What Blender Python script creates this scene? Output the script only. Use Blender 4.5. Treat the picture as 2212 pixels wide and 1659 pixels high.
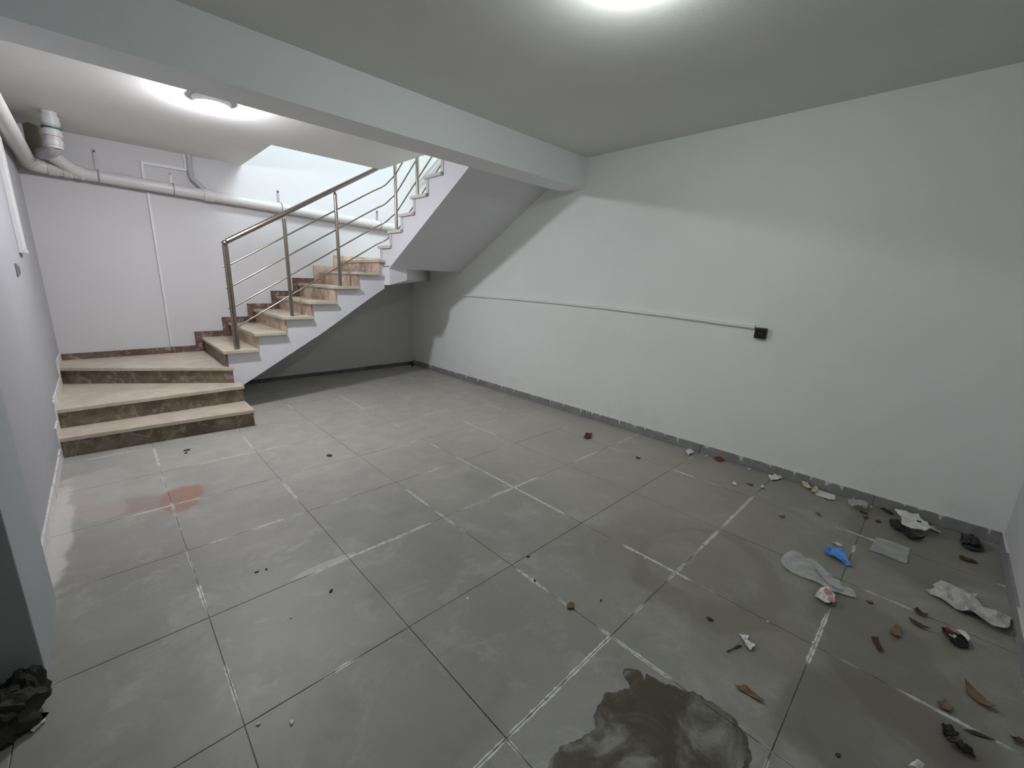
import bpy, bmesh, math, random
from mathutils import Vector, Matrix, noise
from mathutils.geometry import delaunay_2d_cdt
for o in list(bpy.data.objects): bpy.data.objects.remove(o)
random.seed(7)
SC = bpy.context.scene
COL = SC.collection
# ------------------------------------------------------------------ camera
cd = bpy.data.cameras.new('camera'); cam = bpy.data.objects.new('camera', cd); COL.objects.link(cam)
cd.sensor_fit = 'HORIZONTAL'; cd.sensor_width = 36.0
cd.lens = 903.79 / 2212 * 36.0
cd.clip_start = 0.02; cd.clip_end = 60
R = Matrix(((0.71997927, 0.13823974, -0.68008796), (-0.69301952, 0.19516886, -0.69399788), (0.03679391, 0.97097832, 0.23632037)))
cam.matrix_world = Matrix.Translation((0, 0, 1.4252)) @ R.to_4x4()
SC.camera = cam
# ------------------------------------------------------------------ world, light, exposure
W = bpy.data.worlds.new('world'); SC.world = W; W.use_nodes = True
W.node_tree.nodes['Background'].inputs[0].default_value = (0.75, 0.85, 1.0, 1)
W.node_tree.nodes['Background'].inputs[1].default_value = 0.3
SC.view_settings.view_transform = 'Standard'
SC.view_settings.look = 'None'
SC.view_settings.gamma = 1.0
SC.view_settings.use_curve_mapping = False
SC.view_settings.exposure = 0.0
LAMP_STAIR = 455.0        # emission of the two ceiling domes
LAMP_MAIN = 138.0
def area(name, loc, target, sx, sy, power, color):
    l = bpy.data.lights.new(name, 'AREA'); l.shape = 'RECTANGLE'; l.size = sx; l.size_y = sy
    l.energy = power; l.color = color
    o = bpy.data.objects.new(name, l); COL.objects.link(o)
    o.location = loc
    o.rotation_euler = (Vector(target) - Vector(loc)).to_track_quat('-Z', 'Y').to_euler()
    return o
# daylight of the storey above, falling down the stairwell
area('upper_daylight', (2.7, 2.5, 5.2), (3.0, 5.2, 2.3), 1.6, 1.4, 285.0, (0.80, 0.91, 1.0))

# ------------------------------------------------------------------ materials
def newmat(name):
    m = bpy.data.materials.new(name); m.use_nodes = True
    nt = m.node_tree; nt.nodes.clear()
    out = nt.nodes.new('ShaderNodeOutputMaterial')
    b = nt.nodes.new('ShaderNodeBsdfPrincipled')
    nt.links.new(b.outputs[0], out.inputs[0])
    return m, nt, b
class NT:
    def __init__(s, nt): s.nt = nt; s._pos = None
    def n(s, t, **kw):
        x = s.nt.nodes.new(t)
        for k, v in kw.items(): setattr(x, k, v)
        return x
    def l(s, a, b): s.nt.links.new(a, b)
    def put(s, sock, v):
        if isinstance(v, (int, float)): sock.default_value = v
        elif isinstance(v, tuple): sock.default_value = v if len(v) == 4 or sock.type != 'RGBA' else v + (1,)
        else: s.l(v, sock)
    @property
    def pos(s):
        if s._pos is None: s._pos = s.n('ShaderNodeNewGeometry').outputs['Position']
        return s._pos
    def math(s, op, a, b=0.0, c=None, clamp=False):
        x = s.n('ShaderNodeMath', operation=op, use_clamp=clamp)
        s.put(x.inputs[0], a); s.put(x.inputs[1], b)
        if c is not None: s.put(x.inputs[2], c)
        return x.outputs[0]
    def noise(s, scale, detail=4, rough=0.55, vec=None, dist=0.0):
        x = s.n('ShaderNodeTexNoise'); x.inputs['Scale'].default_value = scale
        x.inputs['Detail'].default_value = detail; x.inputs['Roughness'].default_value = rough
        x.inputs['Distortion'].default_value = dist
        s.l(vec if vec is not None else s.pos, x.inputs['Vector'])
        return x.outputs['Fac']
    def ramp(s, v, a, b, lo=0.0, hi=1.0, smooth=True):
        x = s.n('ShaderNodeMapRange'); x.interpolation_type = 'SMOOTHSTEP' if smooth else 'LINEAR'
        s.put(x.inputs['Value'], v)
        s.put(x.inputs['From Min'], a); s.put(x.inputs['From Max'], b)
        s.put(x.inputs['To Min'], lo); s.put(x.inputs['To Max'], hi)
        return x.outputs['Result']
    def mix(s, f, a, b):
        x = s.n('ShaderNodeMix', data_type='RGBA')
        s.put(x.inputs['Factor'], f); s.put(x.inputs['A' if False else 6], a); s.put(x.inputs[7], b)
        return x.outputs[2]
    def mapping(s, loc=(0, 0, 0), rot=(0, 0, 0), scale=(1, 1, 1), kind='TEXTURE'):
        x = s.n('ShaderNodeMapping', vector_type=kind)
        x.inputs['Location'].default_value = loc; x.inputs['Rotation'].default_value = rot; x.inputs['Scale'].default_value = scale
        s.l(s.pos, x.inputs['Vector'])
        return x.outputs[0]
    def length(s, v):
        x = s.n('ShaderNodeVectorMath', operation='LENGTH'); s.l(v, x.inputs[0]); return x.outputs['Value']
    def bump(s, h, strength, dist, b):
        x = s.n('ShaderNodeBump'); x.inputs['Strength'].default_value = strength; x.inputs['Distance'].default_value = dist
        s.l(h, x.inputs['Height']); s.l(x.outputs[0], b.inputs['Normal'])
    def blob(s, cx, cy, rx, ry, ang=0.0, warp=0.6, soft=0.15, nscale=5.0):
        d = s.length(s.mapping((cx, cy, 0), (0, 0, math.radians(ang)), (rx, ry, 1e6)))
        w = s.math('MULTIPLY', s.math('SUBTRACT', s.noise(nscale, 5), 0.5), warp * 2)
        return s.ramp(s.math('ADD', d, w), 1 - soft, 1 + soft, 1, 0)
def plain(name, col, rough=0.6, metal=0.0, var=0.06, nscale=8, bump=0.0, **kw):
    m, nt, b = newmat(name); N = NT(nt)
    f = N.noise(nscale, 4)
    lo = tuple(c * (1 - var) for c in col); hi = tuple(min(1, c * (1 + var)) for c in col)
    N.l(N.mix(f, lo, hi), b.inputs['Base Color'])
    b.inputs['Roughness'].default_value = rough; b.inputs['Metallic'].default_value = metal
    for k, v in kw.items(): b.inputs[k.replace('_', ' ')].default_value = v
    if bump: N.bump(N.noise(nscale * 6, 3), bump, 0.01, b)
    return m
def paint(name, col, dirt=(0.5, 0.49, 0.45), amount=0.15):
    m, nt, b = newmat(name); N = NT(nt)
    c = N.mix(N.ramp(N.noise(1.3, 5), 0.35, 0.75), col, tuple(x * 0.96 for x in col))
    z = N.n('ShaderNodeSeparateXYZ'); N.l(N.pos, z.inputs[0])
    low = N.math('MULTIPLY', N.ramp(z.outputs[2], 0.06, 0.45, 1, 0), N.ramp(N.noise(6, 6, 0.65), 0.45, 0.75))
    c = N.mix(N.math('MULTIPLY', low, amount), c, dirt)
    N.l(c, b.inputs['Base Color']); b.inputs['Roughness'].default_value = 0.75
    b.inputs['Specular IOR Level'].default_value = 0.25
    N.bump(N.math('ADD', N.noise(70, 3), N.math('MULTIPLY', N.noise(3, 3), 3.0)), 0.12, 0.004, b)
    return m
TQ, TA, TS = 3.1441, 1.3239, 0.6
def floor_mat(name, base, tile=True):
    m, nt, b = newmat(name); N = NT(nt)
    c = N.mix(N.ramp(N.noise(2.2, 6, 0.6), 0.3, 0.72), tuple(x * 0.86 for x in base), tuple(x * 1.08 for x in base))
    if tile:
        r = N.n('ShaderNodeObjectInfo').outputs['Random']
        c = N.mix(N.math('MULTIPLY', r, 0.22), c, tuple(x * 0.7 for x in base))
    # scuffed pale film and darker trodden patches
    c = N.mix(N.math('MULTIPLY', N.ramp(N.noise(4.0, 6, 0.7, dist=0.6), 0.50, 0.66), 0.30), c, (0.48, 0.47, 0.44))
    c = N.mix(N.math('MULTIPLY', N.ramp(N.noise(3.1, 5, 0.6, vec=N.mapping((5, 3, 0))), 0.50, 0.72), 0.42), c, tuple(x * 0.55 for x in base))
    # damp, olive-brown zone along the right-hand side
    olive = (0.15, 0.135, 0.085)
    damp = N.blob(2.75, 0.55, 1.25, 1.0, 20, 0.45, 0.22, 2.2)
    c = N.mix(N.math('MULTIPLY', damp, 0.45), c, olive)
    far = N.blob(2.9, 2.2, 0.9, 1.3, 0, 0.4, 0.5, 1.8)
    c = N.mix(N.math('MULTIPLY', far, 0.45), c, (0.43, 0.40, 0.31))
    c = N.mix(N.math('MULTIPLY', N.math('MULTIPLY', N.blob(1.6, 4.1, 1.9, 1.5, 0, 0.5, 0.5, 1.6), N.ramp(N.noise(7, 6, 0.7), 0.3, 0.7, 0.5, 1.0)), 0.68), c, (0.54, 0.515, 0.45))  # pale dust tone, also painted in to brighten the far floor
    ring = N.math('MULTIPLY', N.blob(2.10, 0.62, 0.42, 0.36, 0, 0.35, 0.06, 4.0), N.math('SUBTRACT', 1.0, N.blob(2.14, 0.66, 0.30, 0.30, 0, 0.35, 0.10, 4.0)))
    c = N.mix(N.math('MULTIPLY', ring, 0.40), c, (0.11, 0.10, 0.055))
    c = N.mix(N.math('MULTIPLY', N.blob(2.05, -0.1, 0.42, 0.22, 30, 0.5, 0.1, 4.0), 0.40), c, (0.085, 0.075, 0.06))
    c = N.mix(N.math('MULTIPLY', N.blob(1.62, -0.12, 0.30, 0.30, 0, 0.5, 0.15, 4.0), 0.45), c, (0.085, 0.068, 0.055))
    c = N.mix(N.math('MULTIPLY', N.blob(3.3, -0.15, 0.5, 0.35, 0, 0.5, 0.2, 4.0), 0.55), c, (0.07, 0.06, 0.045))
    # orange spill, plaster dust by the left wall, pale smear
    c = N.mix(N.math('MULTIPLY', N.blob(0.20, 3.20, 0.11, 0.20, -15, 0.5, 0.2, 7.0), 0.8), c, (0.33, 0.15, 0.09))
    c = N.mix(N.math('MULTIPLY', N.blob(-0.05, 3.28, 0.30, 0.11, -20, 0.7, 0.35, 6.0), 0.55), c, (0.30, 0.19, 0.14))
    c = N.mix(N.math('MULTIPLY', N.blob(-0.20, 3.62, 0.16, 0.42, 0, 0.8, 0.12, 6.0), 0.45), c, (0.46, 0.43, 0.40))
    c = N.mix(N.math('MULTIPLY', N.blob(-0.36, 3.2, 0.07, 0.7, 0, 0.7, 0.2, 6.0), 0.75), c, (0.62, 0.60, 0.57))
    c = N.mix(N.math('MULTIPLY', N.blob(0.63, 1.945, 0.16, 0.025, 0, 0.5, 0.2, 9.0), 0.6), c, (0.5, 0.5, 0.47))
    # white grout smeared over the joints, in broken lengths
    xyz = N.n('ShaderNodeSeparateXYZ'); N.l(N.pos, xyz.inputs[0])
    tot = None
    for ax, o, sd in ((0, TQ, 11.0), (1, TA, 47.0)):
        d = N.math('MULTIPLY', N.math('PINGPONG', N.math('DIVIDE', N.math('SUBTRACT', xyz.outputs[ax], o), TS), 0.5), TS)
        seg = N.ramp(N.noise(1.5, 3, 0.6, vec=N.mapping((sd, sd, 0), scale=(1, 1, 1e6))), 0.48, 0.58, 0.0, 1.0)
        wid = N.math('MULTIPLY', seg, N.math('MULTIPLY', N.noise(26, 3, 0.7), 0.017))
        k = N.ramp(N.math('SUBTRACT', d, wid), -0.003, 0.001, 1, 0)
        k = N.math('MULTIPLY', k, N.math('MULTIPLY', seg, N.ramp(N.noise(38, 2), 0.32, 0.5, 0.25, 0.95)))
        tot = k if tot is None else N.math('MAXIMUM', tot, k)
    c = N.mix(tot, c, (0.74, 0.73, 0.68))
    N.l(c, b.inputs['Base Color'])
    b.inputs['Roughness'].default_value = 0.47
    b.inputs['Specular IOR Level'].default_value = 0.6
    b.inputs['Sheen Weight'].default_value = 0.55; b.inputs['Sheen Roughness'].default_value = 0.45   # dusty surface
    b.inputs['Sheen Tint'].default_value = (0.95, 0.93, 0.86, 1)
    N.bump(N.noise(45, 4), 0.05, 0.003, b)
    return m
def marble(name, a, b_, smear, amt, drips=False):
    m, nt, b = newmat(name); N = NT(nt)
    r = N.n('ShaderNodeObjectInfo').outputs['Random']
    off = N.n('ShaderNodeVectorMath', operation='ADD'); N.l(N.pos, off.inputs[0])
    cmb = N.n('ShaderNodeCombineXYZ'); N.l(N.math('MULTIPLY', r, 30.0), cmb.inputs[0]); N.l(cmb.outputs[0], off.inputs[1])
    v = off.outputs[0]
    c = N.mix(N.ramp(N.noise(5, 6, 0.6, vec=v, dist=0.8), 0.35, 0.65), a, b_)
    c = N.mix(N.math('MULTIPLY', N.ramp(N.noise(9, 6, 0.7, vec=v, dist=1.5), 0.52, 0.62), amt), c, smear)
    c = N.mix(N.math('MULTIPLY', N.ramp(N.noise(3.2, 3, 0.5, vec=v), 0.55, 0.62), amt * 0.8), c, tuple(x * 0.55 for x in a))
    if drips:
        z = N.n('ShaderNodeSeparateXYZ'); N.l(N.pos, z.inputs[0])
        runs = N.ramp(N.noise(16, 2, 0.5, vec=N.mapping(scale=(1e6, 1, 6))), 0.56, 0.70, 0.078, 0.03)
        c = N.mix(N.ramp(N.math('SUBTRACT', z.outputs[2], runs), -0.004, 0.003), c, (0.66, 0.66, 0.63))
    N.l(c, b.inputs['Base Color']); b.inputs['Roughness'].default_value = 0.45
    return m
def emit(name, col, strength):
    m = bpy.data.materials.new(name); m.use_nodes = True
    nt = m.node_tree; nt.nodes.clear()
    out = nt.nodes.new('ShaderNodeOutputMaterial'); e = nt.nodes.new('ShaderNodeEmission')
    e.inputs[0].default_value = col + (1,); e.inputs[1].default_value = strength
    nt.links.new(e.outputs[0], out.inputs[0]); return m
def film(name, tint, alpha, rough=0.15, grain=9.0):
    """thin translucent sheet or water film"""
    m, nt, b = newmat(name); N = NT(nt)
    a = N.ramp(N.noise(grain, 5, 0.65, dist=0.8), 0.3, 0.7, alpha[0], alpha[1])
    N.l(N.mix(N.noise(grain * 0.7, 4), tint[0], tint[1]), b.inputs['Base Color'])
    N.l(a, b.inputs['Alpha']); b.inputs['Roughness'].default_value = rough
    return m
M = dict(
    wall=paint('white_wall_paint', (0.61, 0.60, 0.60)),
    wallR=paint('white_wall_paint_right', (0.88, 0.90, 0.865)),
    wallL=paint('dimmed_left_wall_paint', (0.43, 0.43, 0.445), amount=0.3),  # white paint greyed down to imitate light falloff at the left
    ceil=paint('ceiling_paint', (0.76, 0.76, 0.725), amount=0),
    beam=paint('beam_paint', (0.86, 0.88, 0.89), amount=0),
    string=paint('stringer_paint', (0.74, 0.74, 0.76), amount=0.1),
    pier=paint('grey_white_paint', (0.40, 0.42, 0.42), amount=0.1),  # grey pier paint, darkened further to imitate the same falloff
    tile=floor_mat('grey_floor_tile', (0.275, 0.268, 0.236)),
    grout=floor_mat('grout_bed', (0.15, 0.145, 0.13), False),
    tread=marble('beige_marble', (0.50, 0.425, 0.33), (0.60, 0.53, 0.43), (0.50, 0.46, 0.40), 0.25),
    edge=plain('marble_edge', (0.60, 0.59, 0.58), 0.5),
    riser=marble('brown_marble', (0.12, 0.085, 0.058), (0.21, 0.16, 0.115), (0.40, 0.36, 0.31), 0.5),
    riser_lit=marble('daylit_marble', (0.40, 0.27, 0.19), (0.60, 0.48, 0.37), (0.68, 0.62, 0.54), 0.6),  # stairwell light put into a paler copy of the brown marble
    brown=marble('brown_skirting', (0.10, 0.06, 0.045), (0.18, 0.11, 0.08), (0.45, 0.41, 0.37), 0.5),
    wskirt=marble('painted_skirting', (0.70, 0.68, 0.66), (0.76, 0.75, 0.73), (0.36, 0.30, 0.26), 0.4),
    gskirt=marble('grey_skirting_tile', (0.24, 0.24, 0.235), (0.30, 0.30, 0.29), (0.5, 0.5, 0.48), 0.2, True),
    metal=plain('stainless_steel', (0.34, 0.30, 0.25), 0.28, 1.0, 0.1, 4),
    pvc=plain('white_pvc', (0.60, 0.59, 0.565), 0.4, 0, 0.05, 5),
    pvcdark=plain('brown_pvc', (0.22, 0.19, 0.15), 0.5, 0, 0.2, 9),
    zinc=plain('zinc_strap', (0.36, 0.35, 0.33), 0.5, 0.6),
    trunk=plain('white_trunking', (0.84, 0.85, 0.82), 0.45),
    trunkB=plain('painted_conduit', (0.68, 0.675, 0.67), 0.5),
    gskirt_shade=marble('shaded_skirting_tile', (0.10, 0.10, 0.095), (0.15, 0.15, 0.14), (0.3, 0.3, 0.29), 0.2),  # grey skirting tile with the under-stair shade painted in
    black=plain('black_plastic', (0.012, 0.012, 0.012), 0.35, 0, 0.2),
    blackdeep=plain('black_recess', (0.004, 0.004, 0.004), 0.6),
    grey=plain('grey_plastic', (0.25, 0.26, 0.28), 0.5),
    green=plain('green_gasket', (0.03, 0.12, 0.09), 0.5),
    lamp1=emit('lamp_glass_main', (0.90, 0.97, 0.97), LAMP_MAIN),
    lamp2=emit('lamp_glass_stair', (0.925, 0.92, 0.99), LAMP_STAIR),
    lampbase=plain('lamp_base', (0.75, 0.74, 0.76), 0.4),
    paper=plain('white_paper', (0.72, 0.71, 0.67), 0.7, 0, 0.12, 30),
    cream=plain('cream_petal', (0.60, 0.57, 0.40), 0.6, 0, 0.2, 30),
    torn=plain('dirty_white_plastic', (0.50, 0.48, 0.45), 0.45, 0, 0.35, 14),
    darkred=plain('dark_red_scrap', (0.10, 0.012, 0.012), 0.5, 0, 0.4, 40),
    red=plain('red_scrap', (0.26, 0.015, 0.02), 0.5, 0, 0.3, 40),
    pink=plain('red_print', (0.55, 0.22, 0.24), 0.6, 0, 0.2, 60),
    blue=plain('blue_plastic', (0.09, 0.30, 0.75), 0.4, 0, 0.25, 30),
    leaf=plain('brown_leaf', (0.075, 0.028, 0.012), 0.6, 0, 0.5, 40),
    leaf2=plain('tan_leaf', (0.17, 0.115, 0.06), 0.6, 0, 0.4, 40),
    ochre=plain('ochre_leaf', (0.17, 0.10, 0.03), 0.6, 0, 0.5, 30),
    dark=plain('dark_rag', (0.018, 0.016, 0.013), 0.75, 0, 0.5, 20, bump=0.3),
    crumb=plain('dark_crumb', (0.05, 0.043, 0.036), 0.8),
    chip=plain('plaster_chip', (0.72, 0.71, 0.68), 0.8),
    clear=film('clear_film', ((0.62, 0.62, 0.58), (0.75, 0.75, 0.72)), (0.25, 0.55), 0.25, 12),
    clear2=film('milky_film', ((0.55, 0.56, 0.54), (0.62, 0.63, 0.60)), (0.35, 0.5), 0.3, 7),
    water=film('dirty_water', ((0.105, 0.08, 0.035), (0.13, 0.12, 0.095)), (0.0, 0.62), 0.2, 5.5),
    waterrim=film('puddle_rim', ((0.05, 0.04, 0.025), (0.07, 0.06, 0.045)), (0.25, 0.75), 0.3, 9),
    gpvc=plain('grey_pvc', (0.42, 0.42, 0.41), 0.45, 0, 0.05, 5),
)
# ------------------------------------------------------------------ mesh helpers
class MB:
    def __init__(s): s.v = []; s.f = []
    def add(s, vs, fs):
        o = len(s.v); s.v += [Vector(v) for v in vs]; s.f += [[i + o for i in f] for f in fs]; return s
    def box(s, a, b):
        (x0, y0, z0), (x1, y1, z1) = a, b
        return s.add([(x0, y0, z0), (x1, y0, z0), (x1, y1, z0), (x0, y1, z0), (x0, y0, z1), (x1, y0, z1), (x1, y1, z1), (x0, y1, z1)],
                     [(0, 3, 2, 1), (4, 5, 6, 7), (0, 1, 5, 4), (1, 2, 6, 5), (2, 3, 7, 6), (3, 0, 4, 7)])
    def loft(s, A, B):
        n = len(A)
        return s.add(list(A) + list(B), [list(range(n))[::-1], list(range(n, 2 * n))] + [(i, (i + 1) % n, n + (i + 1) % n, n + i) for i in range(n)])
    def prism_xy(s, P, z0, z1): return s.loft([(x, y, z0) for x, y in P], [(x, y, z1) for x, y in P])
    def prism_xz(s, P, y0, y1): return s.loft([(x, y0, z) for x, z in P], [(x, y1, z) for x, z in P])
    def prism_yz(s, P, x0, x1): return s.loft([(x0, y, z) for y, z in P], [(x1, y, z) for y, z in P])
    def tube(s, pts, r, n=14, cap=True):
        pts = [Vector(p) for p in pts]; rings = []; up = None
        rs = r if isinstance(r, (list, tuple)) else [r] * len(pts)
        for i, p in enumerate(pts):
            a = pts[max(i - 1, 0)]; b = pts[min(i + 1, len(pts) - 1)]
            t = (b - a).normalized()
            if i > 0 and i < len(pts) - 1:
                t = ((p - a).normalized() + (b - p).normalized()).normalized()
            if up is None:
                up = t.orthogonal().normalized()
            up = (up - t * up.dot(t)).normalized(); sd = t.cross(up)
            rings.append([p + (up * math.cos(2 * math.pi * k / n) + sd * math.sin(2 * math.pi * k / n)) * rs[i] for k in range(n)])
        o = len(s.v)
        for rg in rings: s.v += rg
        for i in range(len(rings) - 1):
            for k in range(n):
                s.f.append([o + i * n + k, o + i * n + (k + 1) % n, o + (i + 1) * n + (k + 1) % n, o + (i + 1) * n + k])
        if cap:
            s.f.append([o + k for k in range(n)][::-1]); s.f.append([o + (len(rings) - 1) * n + k for k in range(n)])
        return s
    def lathe(s, c, prof, n=40):
        """prof: (r, z) pairs about the vertical axis through c"""
        o = len(s.v)
        for r, z in prof:
            s.v += [Vector((c[0] + r * math.cos(2 * math.pi * k / n), c[1] + r * math.sin(2 * math.pi * k / n), c[2] + z)) for k in range(n)]
        for i in range(len(prof) - 1):
            for k in range(n):
                s.f.append([o + i * n + k, o + i * n + (k + 1) % n, o + (i + 1) * n + (k + 1) % n, o + (i + 1) * n + k])
        s.f.append([o + k for k in range(n)][::-1]); s.f.append([o + (len(prof) - 1) * n + k for k in range(n)])
        return s
def obj(name, mb, mat, parent=None, smooth=False, bevel=0.0, origin=None):
    me = bpy.data.meshes.new(name)
    base = Vector((0, 0, 0))
    if parent is not None:
        p = parent
        while p is not None: base += p.location; p = p.parent
    if parent is None and origin is not None: base = Vector(origin)
    me.from_pydata([tuple(v - base) for v in mb.v], [], mb.f); me.validate()
    bm = bmesh.new(); bm.from_mesh(me); bmesh.ops.recalc_face_normals(bm, faces=bm.faces)
    if bevel: bmesh.ops.bevel(bm, geom=[e for e in bm.edges if e.calc_face_angle(0) > 0.6], offset=bevel, segments=2, profile=0.6, affect='EDGES', clamp_overlap=True)
    bm.to_mesh(me); bm.free()
    if smooth:
        me.polygons.foreach_set('use_smooth', [True] * len(me.polygons))
        me.set_sharp_from_angle(angle=math.radians(38))
    me.materials.append(mat)
    o = bpy.data.objects.new(name, me); COL.objects.link(o)
    if parent is not None: o.parent = parent
    elif origin is not None: o.location = origin
    return o
def thing(name, label, cat, loc=(0, 0, 0), group=None):
    o = bpy.data.objects.new(name, None); COL.objects.link(o); o.location = loc; o.empty_display_size = 0.1
    return tag(o, label, cat, group)
def tag(o, label, cat, group=None):
    o['label'] = label; o['category'] = cat
    if group: o['group'] = group
    return o
def struct(o): o['kind'] = 'structure'; return o
# ------------------------------------------------------------------ the room
XL, XR, YB, YF, HC, HF = -0.38, 3.70, 6.20, -0.48, 2.66, 2.95
fl = struct(obj('floor', MB().box((-2.7, -2.7, -0.15), (3.9, 6.4, -0.004)), M['grout']))
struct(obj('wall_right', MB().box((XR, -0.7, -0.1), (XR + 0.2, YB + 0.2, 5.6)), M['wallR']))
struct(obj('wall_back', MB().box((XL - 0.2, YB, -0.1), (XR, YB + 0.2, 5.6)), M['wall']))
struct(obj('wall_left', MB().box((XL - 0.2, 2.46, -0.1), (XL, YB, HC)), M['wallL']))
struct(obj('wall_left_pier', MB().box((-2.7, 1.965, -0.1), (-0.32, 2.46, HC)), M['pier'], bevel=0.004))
struct(obj('wall_front', MB().box((1.0, YF - 0.2, -0.1), (XR, YF, HC)), M['wall']))
struct(obj('wall_near', MB().box((-2.7, -2.7, -0.1), (1.2, -2.5, HC)).box((1.0, -2.5, -0.1), (1.2, YF - 0.2, HC)).box((-2.9, -2.7, -0.1), (-2.7, 2.4, HC)), M['wall']))
c = MB()
c.box((-2.7, -2.7, HC), (XR, 3.11, HF)).box((XL - 0.2, 3.11, HC), (2.6, 5.0, HF)).box((XL - 0.2, 5.0, HC), (1.43, YB, HF))
struct(obj('ceiling', c, M['ceil']))
struct(obj('ceiling_beam', MB().box((XL, 2.83, 2.372), (XR, 3.11, HC)), M['beam']))
# the storey above, as far as the stairwell opens into it
struct(obj('wall_upper', MB().box((XL - 0.2, -0.2, HF), (XL, YB, 5.6)).box((XL, -0.2, HF), (XR, 0.0, 5.6)), M['wall']))
struct(obj('ceiling_upper', MB().box((XL - 0.2, -0.2, 5.4), (XR, YB, 5.6)), M['ceil']))

# floor tiles, 60 x 60 cm, one object each
full = {}
def tile(x0, y0, x1, y1):
    g = 0.0016
    w, d = x1 - x0 - 2 * g, y1 - y0 - 2 * g
    if w < 0.03 or d < 0.03: return
    key = (round(w, 3), round(d, 3)); cx, cy = (x0 + x1) / 2, (y0 + y1) / 2
    if key not in full:
        o = obj('tile', MB().box((-w / 2, -d / 2, -0.0035), (w / 2, d / 2, 0.0)), M['tile'], bevel=0.0012)
        full[key] = o
    else:
        o = full[key].copy(); COL.objects.link(o)
    o.parent = fl; o.location = (cx, cy, random.uniform(-0.0004, 0.0004))
for i in range(-1, 10):
    for j in range(-3, 9):
        x1 = TQ - i * TS; x0 = x1 - TS; y0 = TA + j * TS; y1 = y0 + TS
        for (ax, ay, bx, by) in ((XL, YF, XR, YB), (-2.7, YF, XL, 1.965)):
            u0, v0, u1, v1 = max(x0, ax), max(y0, ay), min(x1, bx), min(y1, by)
            if u1 <= u0 or v1 <= v0: continue
            if ay == YF and bx == XL and u1 < -1.6: continue
            if u1 < 0.9 and v0 > 4.5: continue                  # under the solid bottom steps
            tile(u0, v0, u1, v1)

# skirtings, tile by tile
def skirt(name, a, b, axis, wallpos, into, mat, h0, h1, z=0.0, seed=1):
    rnd = random.Random(seed)
    lo, hi = min(wallpos, wallpos + into * 0.004), max(wallpos, wallpos + into * 0.004)
    m = MB().box((lo, a, 0), (hi, b, h0 * 0.9)) if axis == 'y' else MB().box((a, lo, 0), (b, hi, h0 * 0.9))
    root = struct(obj(name, m, M['grout']))
    t = a
    while t < b - 0.02:
        e = min(b, t + 0.6); h = rnd.uniform(h0, h1); th = rnd.uniform(0.009, 0.012)
        lo, hi = min(wallpos, wallpos + into * th), max(wallpos, wallpos + into * th)
        m = MB().box((lo, t + 0.0015, 0.001), (hi, e - 0.0015, h)) if axis == 'y' else MB().box((t + 0.0015, lo, 0.001), (e - 0.0015, hi, h))
        obj('skirting_tile', m, mat, root, bevel=0.0015); t = e
skirt('baseboard_right', YF, YB, 'y', XR, -1, M['gskirt'], 0.076, 0.084, seed=3)
skirt('baseboard_back', 0.92, XR - 0.013, 'x', YB, -1, M['gskirt_shade'], 0.05, 0.058, seed=4)
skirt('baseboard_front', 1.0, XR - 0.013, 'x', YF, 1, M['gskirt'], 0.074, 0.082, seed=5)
skirt('baseboard_left', 2.46, 4.42, 'y', XL, 1, M['wskirt'], 0.085, 0.10, seed=6)

# ------------------------------------------------------------------ staircase
Z = [0, .16, .32, .48, .645, .808, .97, 1.132, 1.306, 1.477, 1.632, 1.80, 1.965, 2.13, 2.29, 2.455, 2.62, 2.785, 2.95]
NX = {4: .81, 5: 1.10, 6: 1.385, 7: 1.67, 8: 1.945, 9: 2.225, 10: 2.51}
NY = {11: 5.105, 12: 4.855, 13: 4.587, 14: 4.318, 15: 4.053, 16: 3.785, 17: 3.515, 18: 3.25}
YS, XS = 5.015, 2.6
st = thing('staircase', 'white concrete corner staircase with marble treads rising along the back wall under the ceiling opening', 'staircase', (0.9, 4.4, 0))
T = 0.03
core = MB()
core.prism_xy([(XL, 4.49), (.893, 4.437), (.893, 6.19), (XL, 6.19)], 0, .13)
core.prism_xy([(XL, 4.757), (.898, 4.797), (.898, 6.19), (XL, 6.19)], .13, .29)
core.prism_xy([(XL, 5.80), (.862, 4.968), (.862, 6.19), (XL, 6.19)], .29, .45)
P = [(.85, .205), (.96, .271), (1.3, .473), (1.815, .779), (2.399, 1.165), (XS, 1.29), (XS, 1.602), (NX[10] + .04, 1.602)]
for n in range(9, 3, -1):
    P += [(NX[n + 1] + .04, Z[n] - T), (NX[n] + .04, Z[n] - T)]
P += [(.85, .45)]
core.prism_xz(P, YS, 6.19)
obj('lower_flight', core, M['string'], st)
up = MB()
pl = [(XS, 6.19), (XS, 4.88), (2.82, 4.84), (XR, 5.72), (XR, 6.19)]
bz = [1.31, 1.335, 1.40, 1.40, 1.37]
up.loft([(x, y, z) for (x, y), z in zip(pl, bz)], [(x, y, 1.56) for x, y in pl])
up.prism_xy([(XS, 6.19), (XS, 4.88), (2.82, 4.84), (XR, 4.84), (XR, 6.19)], 1.553, 1.602)
P = [(4.88, 1.533), (3.11, 2.558), (3.11, Z[18] - T), (NY[18] - .06, Z[18] - T)]
for n in range(17, 10, -1):
    P += [(NY[n + 1] - .06, Z[n] - T), (NY[n] - .06, Z[n] - T)]
P += [(5.045, 1.602), (4.88, 1.602)]
up.prism_yz(P, XS, XR)
obj('upper_flight', up, M['string'], st)
def part(name, mb, mat, bevel=0.0): return obj(name, mb, M[mat], st, bevel=bevel)
part('riser', MB().prism_xy([(XL, 4.47), (.90, 4.417), (.90, 4.437), (XL, 4.49)], 0.001, .13), 'riser')
part('riser', MB().prism_xy([(XL, 4.735), (.905, 4.777), (.905, 4.797), (XL, 4.757)], .16, .29), 'riser')
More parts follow.
